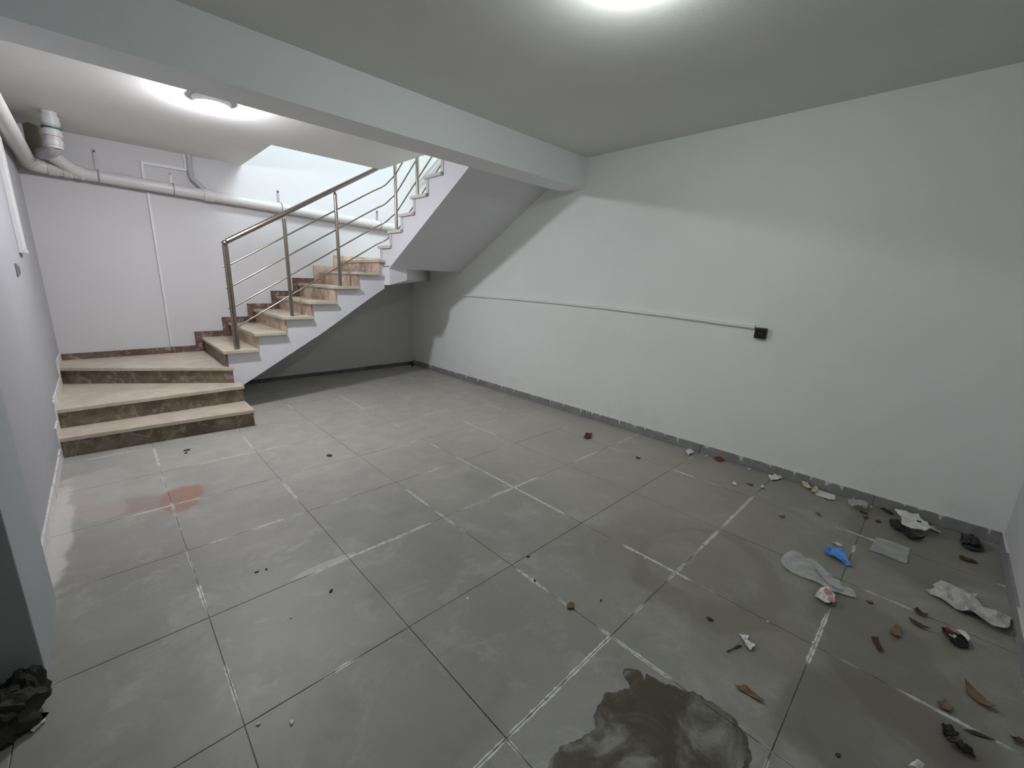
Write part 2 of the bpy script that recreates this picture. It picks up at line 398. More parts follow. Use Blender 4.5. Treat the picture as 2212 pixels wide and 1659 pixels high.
part('riser', MB().prism_xy([(XL, 5.775), (.868, 4.943), (.868, 4.968), (XL, 5.80)], .32, .45), 'riser')
part('tread', MB().prism_xy([(XL, 4.45), (.91, 4.397), (.91, 4.79), (XL, 4.745)], .13, .16), 'tread', .003)
part('tread', MB().prism_xy([(XL, 4.712), (.917, 4.757), (.925, 4.99), (.862, 4.99), (.862, 4.96), (XL, 5.79)], .29, .32), 'tread', .003)
part('tread', MB().prism_xy([(XL, 5.75), (.875, 4.918), (.875, 4.985), (.84, 4.99), (.84, YB), (XL, YB)], .45, .48), 'tread', .003)
for n in range(4, 10):
    part('tread', MB().box((NX[n], 4.967, Z[n] - T), (NX[n + 1] + .03, YB, Z[n])), 'tread', .003)
for n in range(4, 11):
    part('riser', MB().box((NX[n] + .02, 5.003, Z[n - 1]), (NX[n] + .04, YB, Z[n] - T)), 'riser' if n < 5 else 'riser_lit')
part('tread', MB().prism_xy([(NX[10], 4.967), (2.612, 4.967), (2.612, 5.06), (XR, 5.06), (XR, YB), (NX[10], YB)], Z[10] - T, Z[10]), 'tread', .003)
for n in range(11, 18):
    part('tread', MB().box((2.572, NY[n + 1] - .045, Z[n] - T), (XR, NY[n], Z[n])), 'edge', .003)
    part('riser', MB().box((2.592, NY[n] - .065, Z[n - 1]), (XR, NY[n] - .02, Z[n] - T)), 'edge')
part('riser', MB().box((2.592, NY[18] - .065, Z[17]), (XR, NY[18] - .02, Z[18] - T)), 'edge')
part('tread', MB().box((2.584, 3.11, Z[18] - T), (XR, NY[18], Z[18])), 'edge', .003)
# stepped marble skirting on the back wall, one L-shaped slab per step
K = .07
def lstep(x0, xn, zl, zu, xe):
    return [(x0, zl), (xn + .02, zl), (xn + .02, zu), (xe, zu), (xe, zu + K), (xn - .062, zu + K), (xn - .062, zl + K), (x0, zl + K)]
part('skirting_slab', MB().prism_xz([(XL + .012, Z[3]), (.45, Z[3]), (.45, Z[3] + K), (XL + .012, Z[3] + K - .006)], YB - .012, YB), 'brown')
part('skirting_slab', MB().prism_xz(lstep(.452, NX[4], Z[3], Z[4], NX[5] - .064), YB - .013, YB), 'brown')
for n in range(5, 11):
    xe = NX[n + 1] - .064 if n < 10 else XR
    P = [(NX[n] - .062, Z[n - 1]), (NX[n] + .02, Z[n - 1]), (NX[n] + .02, Z[n]), (xe, Z[n]), (xe, Z[n] + K), (NX[n] - .062, Z[n] + K)]
    part('skirting_slab', MB().prism_xz(P, YB - .013, YB), 'brown' if n < 9 else 'riser_lit')
# painted skirting slabs stepping up the left wall
for (y0, y1, z0, z1) in ((4.425, 4.475, .0, .25), (4.475, 4.70, .161, .25), (4.66, 4.74, .25, .40), (4.74, 5.72, .321, .41), (5.66, 5.745, .41, .56), (5.76, YB - .014, .481, .56)):
    part('skirting_slab', MB().box((XL, y0, z0), (XL + .012, y1, z1)), 'wskirt', .002)

# ------------------------------------------------------------------ stair railing
YR, XU = 5.055, 2.65
rail = thing('stair_railing', 'brushed steel stair railing with round handrail and four thin bars standing on the marble stairs', 'railing', (.95, YR, Z[4]))
def rp(name, mb, mat='metal', parent=None): return obj(name, mb, M[mat], parent or rail, smooth=True)
nw = rp('newel_post', MB().tube([(.95, YR, Z[4]), (.95, YR, 1.655)], .0255, 20))
rp('collar', MB().lathe((.95, YR, 1.655), [(.018, 0), (.0265, .0), (.0265, .014), (.018, .014)], 20), parent=nw)
rp('elbow_ball', MB().lathe((.95, YR, 1.692), [(.004, -.027), (.018, -.021), (.0265, -.006), (.0275, .004), (.022, .018), (.012, .026), (.002, .029)], 20), parent=nw)
for z in (1.478, 1.273, 1.068):
    rp('bar_end', MB().tube([(.925, YR, z), (.913, YR, z - .006)], .009, 10), parent=nw)
def post(x, y, z0, z1, r=.0185):
    p = rp('post', MB().tube([(x, y, z0), (x, y, z1)], r, 16))
    rp('post_cap', MB().lathe((x, y, z1), [(r, 0), (r * 1.1, .004), (r * .8, .018), (r * .5, .028), (r * .5, .05)], 16), parent=p)
post(1.505, YR, Z[6], 1.965); post(2.06, YR, Z[8], 2.30)
SL = .6
def hr(x): return 1.70 + SL * (x - .95)
for y, zb in ((4.76, Z[12]), (4.285, Z[14]), (3.75, Z[16])):
    post(XU, y, zb, 2.80 + .63 * (4.76 - y))
H = [(.968, YR, hr(.968))] + [(x, YR, hr(x)) for x in (1.3, 1.7, 2.1, 2.5)]
zc = hr(2.5)
H += [(2.57, YR - .012, zc + .045), (2.625, YR - .05, zc + .085), (2.645, YR - .11, zc + .125), (XU, 4.86, zc + .18), (XU, 4.3, zc + .18 + .63 * .56), (XU, 3.2, zc + .18 + .63 * 1.66)]
rp('handrail', MB().tube(H, .0245, 18))
for z0 in (1.478, 1.273, 1.068, .862):
    z1 = z0 + SL * (2.50 - .95)
    B = [(.94, YR, z0 - .006), (1.5, YR, z0 + SL * .55), (2.06, YR, z0 + SL * 1.11), (2.50, YR, z1), (2.57, YR - .008, z1 + .04), (2.61, YR - .03, z1 + .062), (2.638, YR - .075, z1 + .088), (XU, YR - .14, z1 + .122), (XU, 4.76, z1 + .17), (XU, 4.285, z1 + .17 + .63 * .475), (XU, 3.3, z1 + .17 + .63 * 1.46)]
    rp('bar', MB().tube(B, .0078, 10))
wh = thing('wall_handrail', 'pale wall handrail glimpsed high in the bright stairwell', 'handrail', (XR, 5.4, 3.0))
obj('rail', MB().tube([(XR - .05, 5.95, 2.79), (XR - .05, 5.4, 3.03), (XR - .05, 4.6, 3.4)], .022, 12), M['trunk'], wh, smooth=True)
for y, z in ((5.7, 2.90), (5.0, 3.21)):
    obj('bracket', MB().tube([(XR, y, z - .06), (XR - .05, y, z - .05), (XR - .05, y, z)], .008, 8), M['metal'], wh, smooth=True)

# ------------------------------------------------------------------ ceiling lamps
def lamp(x, y, glass, label, ring):
    r = thing('ceiling_lamp', label, 'lamp', (x, y, HC), 'round dome lamps on the ceiling')
    obj('base_ring', MB().lathe((x, y, HC), ring, 40), M['lampbase'], r, smooth=True)
    obj('glass_dome', MB().lathe((x, y, HC - .0225), [(.088, 0), (.089, -.018), (.083, -.042), (.066, -.060), (.038, -.070), (.008, -.073)], 40), M[glass], r, smooth=True)
lamp(0.80, 4.12, 'lamp2', 'round white dome lamp glowing on the ceiling beside the stair opening', [(.10, 0), (.122, 0), (.124, -.008), (.116, -.038), (.105, -.041), (.100, -.021)])
lamp(1.70, 1.13, 'lamp1', 'round dome lamp on the main ceiling at the top edge of the photo', [(.128, 0), (.13, -.006), (.122, -.018), (.10, -.022)])

# ------------------------------------------------------------------ pipes and conduits on the back wall
dp = thing('drain_pipe', 'thick white plastic drain pipe with couplings hung along the back wall', 'pipe', (1.0, YB, 2.26))
def pz(x): return 2.300 - .040 * (x + .04)
def pp(name, mb, mat='pvc', parent=None): return obj(name, mb, M[mat], parent or dp, smooth=True)
YP = 6.115
pp('pipe', MB().tube([(-.2, YP, pz(-.2)), (1.0, YP, pz(1.0)), (2.2, YP, pz(2.2)), (3.66, YP, pz(3.66))], .057, 20))
def coupling(x, w=.07, r=.0635):
    pp('coupling', MB().tube([(x, YP, pz(x)), (x + .006, YP, pz(x)), (x + w - .006, YP, pz(x + w)), (x + w, YP, pz(x + w))], [.058, r, r, .058], 20))
for x, w in ((-.19, .07), (-.09, .06), (.02, .035), (1.0, .10), (2.98, .07)): coupling(x, w)
# the elbow and the run that comes forward along the left wall
pp('elbow', MB().tube([(-.20, YP, pz(-.2)), (-.25, YP - .012, pz(-.2) + .005), (-.285, YP - .05, pz(-.2) + .01), (-.30, YP - .11, pz(-.2) + .02)], .0625, 18))
pp('forward_pipe', MB().tube([(-.30, 6.03, 2.328), (-.305, 5.3, 2.35), (-.31, 4.2, 2.385), (-.31, 2.5, 2.43)], .055, 18))
pp('coupling', MB().tube([(-.30, 6.02, 2.328), (-.3, 6.014, 2.328), (-.301, 5.93, 2.331), (-.301, 5.924, 2.331)], [.056, .062, .062, .056], 18))
# vertical stack dropping from the ceiling into the branch
stx, sty = -.10, 5.53
sk = pp('stack_pipe', MB().tube([(stx, sty, HC), (stx, sty, 2.38)], .052, 20))
for z, h, r in ((2.63, .075, .060), (2.525, .055, .062), (2.45, .05, .058)):
    pp('collar', MB().lathe((stx, sty, z), [(.05, 0), (r, -.004), (r, -h + .004), (.05, -h)], 20), parent=sk)
pp('gasket', MB().lathe((stx, sty, 2.545), [(.05, 0), (.0605, -.002), (.0605, -.014), (.05, -.016)], 20), 'green', sk)
pp('bend', MB().tube([(stx, sty, 2.40), (stx - .01, sty + .02, 2.375), (stx - .035, sty + .08, 2.36), (stx - .075, sty + .17, 2.36), (stx - .10, sty + .27, 2.37)], .046, 18), 'gpvc')
pp('drum_trap', MB().tube([(-.215, 5.82, 2.345), (-.21, 5.82, 2.37), (-.21, 5.83, 2.575), (-.205, 5.83, 2.59)], [.05, .068, .068, .05], 20), 'pvcdark')
pp('branch', MB().tube([(-.235, 5.93, 2.47), (-.17, 5.99, 2.42), (-.02, YP - .025, 2.318), (.04, YP - .01, pz(.03))], [.05, .056, .056, .056], 18))
for x, top in ((.155, 2.55), (.735, 2.455), (1.80, 2.445), (3.13, 2.38)):
    s = pp('hanger_strap', MB().box((x - .012, YB - .012, pz(x) + .02), (x + .012, YB, top)), 'zinc')
    ring = MB(); ring.tube([(x, YP + .0605 * math.sin(a), pz(x) + .0605 * math.cos(a)) for a in [k * 2 * math.pi / 20 for k in range(21)]], .0055, 6, cap=False)
    pp('ring', ring, 'zinc', s)
    pp('screw', MB().tube([(x, YB - .012, top - .02), (x, YB - .02, top - .02)], .009, 8), 'black', s)
wp = thing('waste_pipe', 'thin grey white waste pipe dropping from the ceiling into the thick drain pipe', 'pipe', (.92, 6.15, HC))
obj('pipe', MB().tube([(.915, 6.16, HC), (.915, 6.16, 2.43), (.925, 6.155, 2.405), (.95, 6.145, 2.385), (1.015, 6.125, 2.31)], .026, 14), M['gpvc'], wp, smooth=True)
obj('collar', MB().tube([(.915, 6.16, 2.50), (.915, 6.16, 2.455)], .031, 14), M['gpvc'], wp, smooth=True)
cl = thing('cable_conduit', 'thin white square conduit looping under the ceiling above the drain pipe', 'conduit', (.69, YB, 2.5))
obj('channel', MB().box((.50, YB - .024, 2.486), (.89, YB, 2.514)), M['trunkB'], cl)
obj('channel', MB().box((.866, YB - .024, 2.514), (.892, YB, HC)), M['trunkB'], cl)
obj('channel', MB().box((.495, YB - .022, 2.30), (.519, YB, 2.486)), M['trunkB'], cl)
vc = thing('wall_conduit', 'long thin white conduit running down the back wall to the stair skirting', 'conduit', (.52, YB, .56))
for z0, z1 in ((.555, 1.05), (1.05, 1.42), (1.42, 1.93), (1.93, 2.215)):
    obj('length', MB().box((.510, YB - .022, z0 + .001), (.532, YB, z1 - .001)), M['trunkB'], vc, bevel=.002)
obj('socket_joint', MB().box((.508, YB - .019, 1.92), (.534, YB, 1.945)), M['trunkB'], vc, bevel=.002)

# ------------------------------------------------------------------ right wall: trunking and socket
ct = thing('cable_trunking', 'long thin white cable trunking sagging across the right wall to the black socket', 'trunking', (XR, 3.0, 1.2))
m = MB(); pts = [(5.0, 1.222), (4.4, 1.227), (3.8, 1.228), (3.1, 1.221), (2.4, 1.207), (1.7, 1.183), (1.05, 1.152)]
A = []
for y, z in pts: A.append([(XR, y, z - .014), (XR - .022, y, z - .014), (XR - .024, y, z - .011), (XR - .024, y, z + .011), (XR - .022, y, z + .014), (XR, y, z + .014)])
m.v = [Vector(p) for s_ in A for p in s_]
for i in range(len(A) - 1):
    for k in range(6): m.f.append([i * 6 + k, i * 6 + (k + 1) % 6, (i + 1) * 6 + (k + 1) % 6, (i + 1) * 6 + k])
m.f.append([0, 1, 2, 3, 4, 5]); m.f.append([len(m.v) - 6 + k for k in range(6)][::-1])
obj('channel', m, M['trunk'], ct)
obj('end_box', MB().box((XR - .028, 4.99, 1.195), (XR, 5.03, 1.235)), M['trunk'], ct, bevel=.003)
so = thing('wall_socket', 'square black surface socket on the right wall at the end of the trunking', 'socket', (XR, 1.0, 1.11))
obj('housing', MB().box((XR - .034, .960, 1.068), (XR, 1.043, 1.150)), M['black'], so, bevel=.006)
ring = [(math.cos(a), math.sin(a)) for a in [k * 2 * math.pi / 28 for k in range(28)]]
m = MB(); o_, i_ = .0285, .0225
for k in range(28):
    (c0, s0), (c1, s1) = ring[k], ring[(k + 1) % 28]
    def q(r, cc, ss, x): return (x, 1.0015 + r * cc, 1.109 + r * ss)
    m.add([q(o_, c0, s0, XR - .034), q(o_, c1, s1, XR - .034), q(o_, c1, s1, XR - .039), q(o_, c0, s0, XR - .039), q(i_, c0, s0, XR - .039), q(i_, c1, s1, XR - .039), q(i_, c0, s0, XR - .034), q(i_, c1, s1, XR - .034)],
          [(0, 1, 2, 3), (3, 2, 5, 4), (4, 5, 7, 6)])
obj('rim', m, M['black'], so, smooth=True)
obj('recess', MB().tube([(XR - .0346, 1.0015, 1.109), (XR - .0335, 1.0015, 1.109)], .0222, 24), M['blackdeep'], so)
for dy in (-.0095, .0095):
    obj('contact_hole', MB().tube([(XR - .0352, 1.0015 + dy, 1.109), (XR - .034, 1.0015 + dy, 1.109)], .003, 10), M['grey'], so)

# ------------------------------------------------------------------ left wall fittings
lt = thing('pipe_casing', 'white boxed casing coming down the left wall below the drain pipe', 'casing', (XL, 4.86, 1.5))
obj('cover', MB().box((XL, 4.78, 1.53), (XL + .03, 4.95, 2.30)), M['trunkB'], lt, bevel=.004)
obj('end_cap', MB().box((XL, 4.77, 1.50), (XL + .036, 4.96, 1.53)), M['trunkB'], lt, bevel=.004)
sw = thing('light_switch', 'grey switch plate on the left wall at the edge of the photo', 'switch', (XL, 4.42, 1.385))
obj('plate', MB().box((XL, 4.37, 1.345), (XL + .012, 4.46, 1.425)), M['grey'], sw, bevel=.003)
obj('rocker', MB().box((XL + .012, 4.39, 1.362), (XL + .017, 4.44, 1.408)), M['grey'], sw, bevel=.002)
# ------------------------------------------------------------------ litter on the floor
def inside(p, P):
    r = False; n = len(P)
    for i in range(n):
        (x0, y0), (x1, y1) = P[i], P[(i + 1) % n]
        if (y0 > p[1]) != (y1 > p[1]) and p[0] < (x1 - x0) * (p[1] - y0) / (y1 - y0) + x0: r = not r
    return r
def sheet_mb(P, amp=.01, thick=.002, step=None, freq=18, base=.001, seed=0, curl=0.0, rim=0.0):
    """a creased sheet over outline P (floor metres), lying on the floor with thickness"""
    xs = [p[0] for p in P]; ys = [p[1] for p in P]
    cx, cy = sum(xs) / len(xs), sum(ys) / len(ys); size = max(max(xs) - min(xs), max(ys) - min(ys))
    step = step or max(size / 12, .004)
    ring = []
    for i in range(len(P)):
        a, b = Vector(P[i]), Vector(P[(i + 1) % len(P)]); n = max(1, int((b - a).length / step))
        for k in range(n):
            p = a.lerp(b, k / n); j = noise.noise(Vector((p.x * 60, p.y * 60, seed))) * step * .35 if k else 0
            t = (b - a).normalized(); ring.append(Vector((p.x - t.y * j, p.y + t.x * j)))
    pts = list(ring); edges = [(i, (i + 1) % len(ring)) for i in range(len(ring))]
    rnd = random.Random(seed); y = min(ys) + step / 2
    while y < max(ys):
        x = min(xs) + step / 2
        while x < max(xs):
            q = (x + rnd.uniform(-.3, .3) * step, y + rnd.uniform(-.3, .3) * step)
            if inside(q, [tuple(r) for r in ring]) and min((Vector(q) - r).length for r in ring) > step * .45: pts.append(Vector(q))
            x += step
        y += step
    vs, _, fs, *_ = delaunay_2d_cdt(pts, edges, [], 1, 1e-6)
    def h(v):
        z = base + thick
        z += amp * abs(noise.noise(Vector((v.x * freq, v.y * freq, seed * 3.1)))) * 1.6 + amp * .5 * (noise.noise(Vector((v.x * freq * 2.7, v.y * freq * 2.7, seed))) + .6)
        d = (Vector((v.x - cx, v.y - cy)).length / (size / 2)) ** 2
        return z + curl * d + rim * (1 - d)
    m = MB(); n = len(vs)
    top = [Vector((v.x, v.y, max(h(v), base + thick))) for v in vs]
    m.v = top + [Vector((v.x, v.y, max(base * .5, t.z - thick))) for v, t in zip(vs, top)]
    cnt = {}
    for f in fs:
        m.f.append(list(f)); m.f.append([i + n for i in f][::-1])
        for a, b in zip(f, f[1:] + f[:1]): cnt[(a, b)] = 1
    for (a, b) in cnt:
        if (b, a) not in cnt: m.f.append([b, a, a + n, b + n])
    return m
def fit(P, dx=0, dy=0):
    """keep a piece clear of the skirtings"""
    mx = max(p[0] for p in P); my = min(p[1] for p in P)
    sx = min(0, XR - .016 - mx); sy = max(0, YF + .016 - my)
    return [(x + sx + dx, y + sy + dy) for x, y in P]
def cen(P): return (sum(p[0] for p in P) / len(P), sum(p[1] for p in P) / len(P), 0)
def litter(name, label, cat, P, mat, **kw):
    P = fit(P); sm = kw.pop('smooth', False); g = kw.pop('group', 'scraps littering the tiled floor')
    o = obj(name, sheet_mb(P, **kw), M[mat], None, smooth=sm, origin=cen(P))
    return tag(o, label, cat, g)
def lump(c, rx, ry, rz, seed, mat, name, parent=None, amp=.35, sub=3, yaw=0, smooth=False):
    bm = bmesh.new(); bmesh.ops.create_icosphere(bm, subdivisions=sub, radius=1.0)
    m = MB(); cs, sn = math.cos(yaw), math.sin(yaw)
    for v in bm.verts:
        k = 1 + amp * noise.noise(v.co * 1.8 + Vector((seed, 0, 0))) + amp * .5 * noise.noise(v.co * 5 + Vector((0, seed, 0)))
        x, y, z = v.co.x * rx * k, v.co.y * ry * k, max(v.co.z * k, -.35) * rz
        m.v.append(Vector((c[0] + x * cs - y * sn, c[1] + x * sn + y * cs, c[2] + z + .35 * rz + .001)))
    m.f = [[v.index for v in f.verts] for f in bm.faces]; bm.free()
    return obj(name, m, M[mat], parent, smooth=smooth, origin=(c[0], c[1], 0))

D = dict(
    bag=[(2.483,0.383),(2.552,0.381),(2.634,0.363),(2.634,0.325),(2.57,0.264),(2.534,0.2),(2.476,0.136),(2.501,0.077),(2.424,0.047),(2.4,0.114),(2.393,0.143),(2.405,0.198),(2.402,0.264),(2.412,0.347)],
    bagfold=[(2.581,0.29),(2.594,0.257),(2.539,0.195),(2.479,0.121),(2.431,0.103),(2.401,0.124),(2.454,0.18),(2.529,0.244)],
    blue=[(2.747,0.235),(2.823,0.239),(2.799,0.152),(2.744,0.127),(2.71,0.103),(2.696,0.126),(2.72,0.198)],
    sheet=[(2.992,0.061),(3.196,0.049),(3.199,-0.103),(2.986,-0.099)],
    redpaper=[(2.277,0.187),(2.375,0.182),(2.395,0.165),(2.371,0.145),(2.371,0.122),(2.321,0.121),(2.307,0.112),(2.261,0.131),(2.263,0.162)],
    cloth=[(3.613,0.005),(3.618,-0.03),(3.663,-0.109),(3.603,-0.136),(3.491,-0.178),(3.436,-0.149),(3.391,-0.093),(3.415,-0.068),(3.428,-0.043),(3.546,-0.029)],
    clothdark=[(3.495,0.015),(3.525,-0.012),(3.401,-0.075),(3.369,-0.1),(3.384,-0.156),(3.313,-0.103),(3.347,-0.054),(3.389,-0.009)],
    sliver=[(3.631,-0.141),(3.621,-0.189),(3.576,-0.225),(3.55,-0.203),(3.587,-0.161)],
    stick=[(3.644,0.073),(3.67,0.052),(3.624,0.005),(3.618,0.021)],
    torn=[(2.759,-0.186),(2.799,-0.215),(2.84,-0.209),(2.899,-0.236),(2.892,-0.273),(2.896,-0.318),(2.894,-0.34),(2.904,-0.366),(2.859,-0.344),(2.828,-0.36),(2.804,-0.382),(2.805,-0.425),(2.808,-0.468),(2.721,-0.459),(2.643,-0.436),(2.647,-0.402),(2.662,-0.368),(2.677,-0.332),(2.689,-0.291),(2.708,-0.265),(2.728,-0.239),(2.75,-0.207)],
    leaf1=[(2.531,-0.146),(2.554,-0.16),(2.543,-0.198),(2.52,-0.192),(2.514,-0.166)],
    leaf2=[(2.45,-0.135),(2.452,-0.152),(2.448,-0.178),(2.42,-0.21),(2.412,-0.179),(2.426,-0.153)],
    wrapper=[(2.478,-0.243),(2.491,-0.259),(2.472,-0.275),(2.475,-0.314),(2.441,-0.327),(2.41,-0.324),(2.39,-0.298),(2.385,-0.268),(2.426,-0.252)],
    leaf3=[(2.169,-0.033),(2.183,-0.056),(2.125,-0.078),(2.103,-0.064),(2.138,-0.051)],
    leaf4=[(2.293,-0.086),(2.339,-0.099),(2.337,-0.119),(2.279,-0.121),(2.248,-0.104),(2.263,-0.09)],
    brownleaf=[(1.485,0.285),(1.523,0.259),(1.519,0.227),(1.503,0.189),(1.493,0.205),(1.494,0.235)],
    bone=[(1.759,0.36),(1.784,0.327),(1.754,0.323),(1.745,0.292),(1.707,0.297),(1.712,0.321),(1.74,0.336)],
    twig=[(1.629,0.362),(1.656,0.352),(1.699,0.343),(1.709,0.329)],
    leaf5=[(2.162,-0.307),(2.152,-0.33),(2.129,-0.363),(2.097,-0.386),(2.078,-0.365),(2.091,-0.336),(2.117,-0.314)],
    leaf6=[(1.978,-0.238),(2.007,-0.26),(1.99,-0.281),(1.956,-0.269),(1.958,-0.246)],
    black1=[(1.865,-0.251),(1.888,-0.273),(1.862,-0.294),(1.835,-0.27),(1.82,-0.256)],
    black2=[(1.807,-0.263),(1.838,-0.297),(1.83,-0.321),(1.805,-0.33),(1.792,-0.304),(1.798,-0.273)],
    leaf8=[(1.992,-0.413),(2.008,-0.434),(2.002,-0.447),(1.979,-0.438),(1.978,-0.419)],
    leaf9=[(1.909,-0.305),(1.941,-0.34),(1.943,-0.381),(1.919,-0.34)],
    edgepaper=[(1.607,-0.183),(1.638,-0.199),(1.646,-0.219),(1.611,-0.207)],
    wp1=[(3.756,0.755),(3.813,0.723),(3.812,0.663),(3.71,0.688),(3.676,0.716)],
    wp2=[(3.366,0.738),(3.417,0.735),(3.354,0.696),(3.347,0.715)],
    petal1=[(3.75,0.54),(3.769,0.51),(3.717,0.458),(3.685,0.485)],
    petal2=[(3.73,0.461),(3.821,0.453),(3.798,0.431),(3.714,0.426),(3.686,0.444)],
    rect=[(3.554,0.428),(3.664,0.436),(3.648,0.324),(3.564,0.311),(3.535,0.347)],
    crump=[(3.591,0.253),(3.676,0.228),(3.649,0.181),(3.646,0.139),(3.569,0.137),(3.512,0.165),(3.502,0.205)],
    db1=[(3.516,0.172),(3.533,0.147),(3.51,0.124),(3.482,0.147)],
    db2=[(3.436,0.145),(3.459,0.121),(3.448,0.11),(3.418,0.13)],
    db3=[(3.441,0.08),(3.469,0.06),(3.444,0.048),(3.42,0.068)],
    bb1=[(3.004,0.524),(3.047,0.497),(3.019,0.49),(2.993,0.502)],
    bb2=[(3.355,0.832),(3.374,0.784),(3.347,0.781),(3.332,0.798)],
    bb3=[(3.256,0.371),(3.264,0.354),(3.221,0.329),(3.22,0.35)],
    bb4=[(2.452,0.016),(2.464,-0.011),(2.448,-0.013),(2.433,-0.0)],
    corner=[(3.825,-0.307),(3.89,-0.363),(3.81,-0.39),(3.7,-0.403),(3.649,-0.359),(3.66,-0.315)],
    redtwig=[(3.32,-0.302),(3.326,-0.323),(3.332,-0.358),(3.304,-0.377),(3.289,-0.342),(3.283,-0.307)],
    strip=[(2.912,0.226),(2.925,0.207),(2.913,0.168),(2.885,0.188)],
    redbit=[(3.149,2.21),(3.262,2.249),(3.306,2.214),(3.186,2.15),(3.123,2.169)],
    wp3=[(3.598,1.414),(3.688,1.411),(3.641,1.353),(3.53,1.351)],
    red2=[(3.693,1.179),(3.758,1.152),(3.748,1.11),(3.672,1.121)],
    wp4=[(3.389,0.743),(3.423,0.734),(3.372,0.701),(3.352,0.717)],
    square=[(1.34,0.956),(1.362,0.952),(1.369,0.934),(1.347,0.92),(1.321,0.936)],
    puddle=[(0.78,0.575),(0.805,0.587),(0.857,0.584),(0.938,0.554),(0.987,0.552),(1.006,0.58),(1.052,0.588),(1.117,0.593),(1.178,0.555),(1.204,0.548),(1.229,0.596),(1.257,0.599),(1.287,0.551),(1.266,0.524),(1.295,0.536),(1.301,0.492),(1.325,0.441),(1.363,0.363),(1.373,0.286),(1.358,0.235),(1.334,0.196),(1.295,0.166),(1.235,0.16),(1.072,0.152),(0.709,0.487)],
    blackbag=[(-0.432,1.988),(-0.391,1.997),(-0.355,1.968),(-0.339,1.861),(-0.339,1.779),(-0.359,1.722),(-0.409,1.758)],
    sliver2=[(-0.342,1.747),(-0.321,1.762),(-0.321,1.754),(-0.335,1.737)],
)
def ragged(P, step, amp, seed, shrink=0.0):
    cx = sum(p[0] for p in P) / len(P); cy = sum(p[1] for p in P) / len(P); out = []
    for i in range(len(P)):
        a, b = Vector(P[i]), Vector(P[(i + 1) % len(P)]); n = max(1, int((b - a).length / step)); t = (b - a).normalized()
        for k in range(n):
            p = a.lerp(b, k / n); j = amp * (noise.noise(Vector((p.x * 22, p.y * 22, seed))) + .6 * noise.noise(Vector((p.x * 70, p.y * 70, seed))))
            d = Vector((cx, cy)) - p; out.append((p.x - t.y * j + d.x * shrink, p.y + t.x * j + d.y * shrink))
    return out
P = D['puddle']
pd = thing('puddle', 'shallow dirty brown puddle with a ragged dark edge on the near tiles', 'puddle', cen(P))
R0 = ragged(P, .006, .012, 2.0); R1 = ragged(P, .006, .012, 2.0, .045)
pm = MB(); n = len(R0)
pm.v = [Vector((x, y, .0012)) for x, y in R0] + [Vector((x, y, .0014)) for x, y in R1]
pm.f = [[i, (i + 1) % n, n + (i + 1) % n, n + i] for i in range(n)]
obj('dried_rim', pm, M['waterrim'], pd)
pm = MB(); pm.prism_xy(R1, .0008, .0014); obj('water', pm, M['water'], pd)

bag = thing('plastic_bag', 'long clear plastic bag lying flat beside the blue wrapper', 'bag', cen(D['bag']), 'scraps littering the tiled floor')
obj('film', sheet_mb(D['bag'], amp=.010, thick=.0012, seed=2, freq=14), M['clear'], bag, smooth=True)
obj('folded_edge', sheet_mb(D['bagfold'], amp=.010, thick=.0012, seed=3, base=.012, freq=20), M['clear2'], bag, smooth=True)
litter('plastic_sheet', 'flat rectangular milky plastic sheet lying beyond the blue wrapper', 'sheet', D['sheet'], 'clear2', amp=.004, thick=.001, seed=4, freq=9, smooth=True)
litter('plastic_wrapper', 'bright blue crumpled plastic wrapper on the right-hand floor', 'wrapper', D['blue'], 'blue', amp=.022, thick=.004, seed=5, freq=16)
rp_ = thing('paper_wrapper', 'crumpled white paper wrapper with red print next to the clear bag', 'paper', cen(D['redpaper']), 'scraps littering the tiled floor')
obj('sheet', sheet_mb(D['redpaper'], amp=.022, thick=.002, seed=6, freq=26), M['paper'], rp_)
for k, (x, y) in enumerate(((2.345, .152), (2.285, .128))):
    o = obj('red_print', sheet_mb([(x - .018, y - .012), (x + .016, y - .014), (x + .019, y + .011), (x - .012, y + .014)], amp=.004, thick=.001, seed=7 + k, base=.024), M['pink'], rp_)
cr = thing('crumpled_cloth', 'big white crumpled paper lying on a dark rag near the far right corner', 'paper', cen(fit(D['cloth'])), 'scraps littering the tiled floor')
obj('white_top', sheet_mb(fit(D['cloth']), amp=.02, thick=.004, seed=8, base=.03, freq=12), M['paper'], cr)
obj('dark_rag', sheet_mb(D['clothdark'], amp=.02, thick=.012, seed=9, freq=12), M['dark'], cr)
obj('hole', sheet_mb([(3.49, -.125), (3.515, -.13), (3.51, -.105), (3.488, -.108)], amp=.002, thick=.001, seed=19, base=.062), M['dark'], cr)
litter('paper_strip', 'narrow grey paper strip behind the big crumpled paper', 'paper', D['sliver'], 'torn', amp=.01, seed=10)
litter('dark_stick', 'short dark stick lying against the skirting by the crumpled paper', 'stick', D['stick'], 'dark', amp=.012, thick=.01, seed=11)
tb = thing('torn_bag', 'long torn dirty white plastic bag along the front wall', 'bag', cen(fit(D['torn'])), 'scraps littering the tiled floor')
obj('film', sheet_mb(fit(D['torn']), amp=.030, thick=.003, seed=12, freq=13, step=.02), M['torn'], tb)
litter('brown_leaf', 'dark brown leaf with a pointed tip near the torn white bag', 'leaf', D['leaf1'], 'leaf', amp=.006, seed=13, curl=.01)
litter('brown_leaf', 'long thin dark brown leaf just behind the pointed leaf', 'leaf', D['leaf2'], 'leaf', amp=.006, seed=14, curl=.008)
wr = thing('snack_wrapper', 'crumpled dark red and cream wrapper below the torn white bag', 'wrapper', cen(D['wrapper']), 'scraps littering the tiled floor')
obj('foil', sheet_mb(D['wrapper'], amp=.018, thick=.006, seed=15, freq=24), M['dark'], wr)
